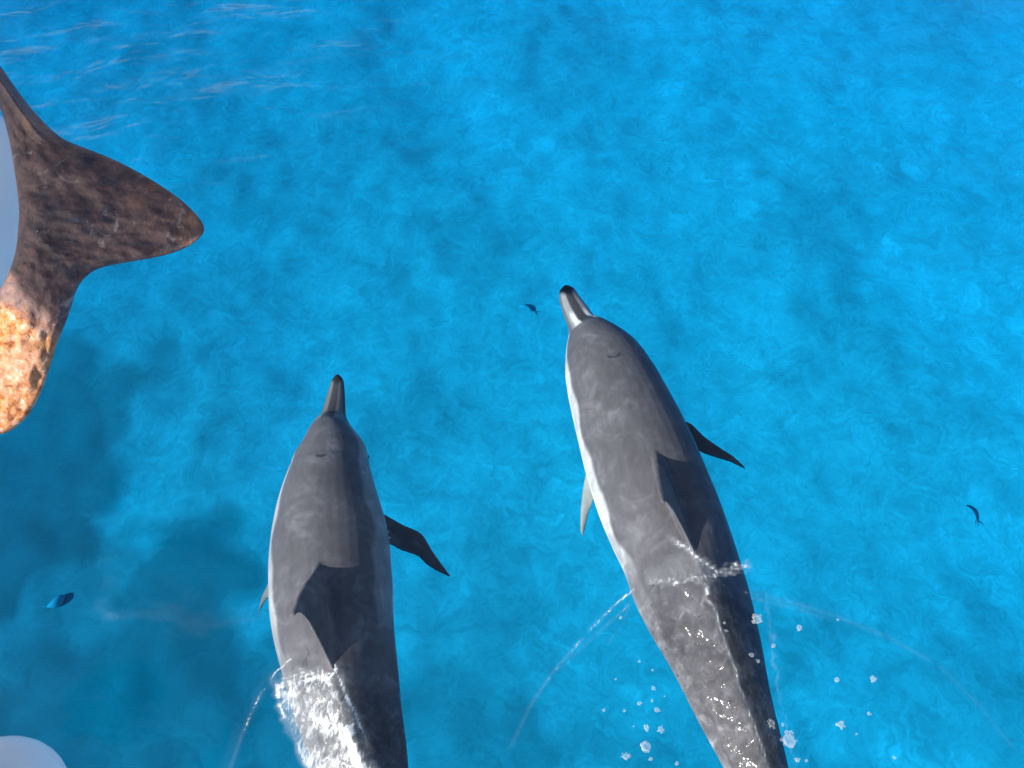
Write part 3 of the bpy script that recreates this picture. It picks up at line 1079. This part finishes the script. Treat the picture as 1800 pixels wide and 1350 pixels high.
# ------------------------------------------------------------------ fish deep below
def fish(px, py, z, L, heading, label, wid=0.22):
    c = on_z(px, py, z)
    for _ in range(4):
        c = on_z(px, py, float(BED_Z[np.searchsorted(BED_Y, c.y), np.searchsorted(BED_X, c.x)]) + 0.07)
    rings = []
    for i in range(17):
        q = i / 16
        wv = wid * L * 0.5 * (math.sin(math.pi * min(q * 1.15, 1)) ** 0.7 * (1 - 0.55 * q) + 0.06)
        hv = wv * 1.25
        bend = 0.12 * L * math.sin(q * 2.6)
        rings.append([Vector((bend + wv * math.sin(a), (0.5 - q) * L * 0.82, hv * math.cos(a))) for a in [2 * math.pi * k / 12 for k in range(12)]])
    v, f = ring_loft(rings)
    root = empty('fish', tuple(c))
    root.rotation_euler = (0, 0, heading)
    tag(root, label, 'fish')
    b = link('body', mesh_py('fish_body', v, f), M_FISH, root)
    e = 0.12 * L * math.sin(2.6)
    prs = [((e, -0.28 * L, 0), (e, -0.32 * L, 0)), ((e + 0.07 * L, -0.42 * L, 0.0), (e + 0.05 * L, -0.40 * L, 0)), ((e + 0.14 * L, -0.54 * L, 0), (e + 0.10 * L, -0.50 * L, 0))]
    v, f = lens_loft(prs, Vector((0, 0, 1)), (0.01, 0.008, 0.003))
    v2, f2 = lens_loft([tuple(Vector((2 * e - p[0], p[1], p[2])) for p in pr) for pr in prs], Vector((0, 0, 1)), (0.01, 0.008, 0.003))
    o = len(v)
    link('tail_fin', mesh_py('tail_fin', list(v) + list(v2), f + [tuple(i + o for i in q) for q in f2]), M_FISH, root)
    return root


fish(924, 544, -15.7, 0.52, R(55), 'dark fish low over the sand just ahead of the white-snouted dolphin', 0.34)
fish(1706, 905, -15.7, 0.58, R(14), 'slender dark fish low over the sand in open water', 0.24)
fish(95, 1056, -15.7, 0.60, R(-60), 'broad dark fish low over the dark patch below the anchor', 0.42)

# ------------------------------------------------------------------ bubbles and drops
drops1 = [(1332, 1088, 12), (1406, 1102, 7), (1361, 1134, 6), (1472, 1090, 3.5), (1473, 1194, 6.5), (1536, 1193, 8), (1479, 1273, 9), (1528, 1254, 5), (1571, 1332, 4),
          (1319, 1153, 6), (1333, 1162, 5), (1356, 1272, 9), (1377, 1274, 4), (1388, 1302, 17), (1402, 1336, 6), (1270, 1098, 4), (1273, 1112, 4.5), (1506, 1290, 3), (1418, 1337, 4)]
drops2 = [(1124, 1163, 4), (1148, 1210, 5), (1146, 1232, 3.5), (1154, 1248, 6), (1123, 1237, 6), (1097, 1250, 4), (1061, 1249, 4), (1136, 1279, 7), (1161, 1281, 7), (1135, 1312, 12),
          (1100, 1330, 9), (1144, 1334, 5), (1190, 1342, 5), (1147, 1178, 3), (1113, 1277, 2.5), (1082, 1194, 3), (1091, 1086, 4), (1168, 1224, 2.5)]
grid_x, grid_y = xs, ys


def sea_z(x, y):
    i = min(len(grid_y) - 1, np.searchsorted(grid_y, y))
    j = min(len(grid_x) - 1, np.searchsorted(grid_x, x))
    return float(Z[i, j])


def bubble_mesh(seed, rad):
    r = random.Random(seed)
    bm = bmesh.new()
    n = 1 if rad < 3.4 else (3 if rad < 7 else 8)
    for i in range(n):
        s = 0.72 if i == 0 else r.uniform(0.14, 0.34)
        d = 0 if i == 0 else r.uniform(0.6, 1.0)
        a = r.uniform(0, 6.28)
        ret = bmesh.ops.create_icosphere(bm, subdivisions=3 if i == 0 else 2, radius=s)
        ex, ey = r.uniform(0.8, 1.1), r.uniform(0.8, 1.1)
        for w in ret['verts']:
            w.co.x *= ex
            w.co.y *= ey
            w.co.z *= 0.75
            w.co += Vector((d * math.cos(a), d * math.sin(a), r.uniform(-0.05, 0.15)))
    m = bpy.data.meshes.new('bubble')
    bm.to_mesh(m)
    bm.free()
    return m


for lst, side in ((drops1, 'right'), (drops2, 'left')):
    for i, (px, py, r) in enumerate(lst):
        p = on_z(px, py, 0.0)
        p.z = sea_z(p.x, p.y) + 0.001
        o = link('bubble', bubble_mesh(i * 7 + len(side), r), M_DROP)
        o.location = p
        sc = r / F_PX * 2.75 * 0.8
        o.scale = (sc, sc, sc)
        o.rotation_euler = (0, 0, random.uniform(0, 6.28))
        if side == 'right':
            tag(o, 'clear bubble on the water beside the shaded flank of the white-snouted dolphin', 'bubble', 'bubbles by the shaded side of the tail')
        else:
            tag(o, 'clear bubble on the water between the two dolphin tails', 'bubble', 'bubbles between the two tails')
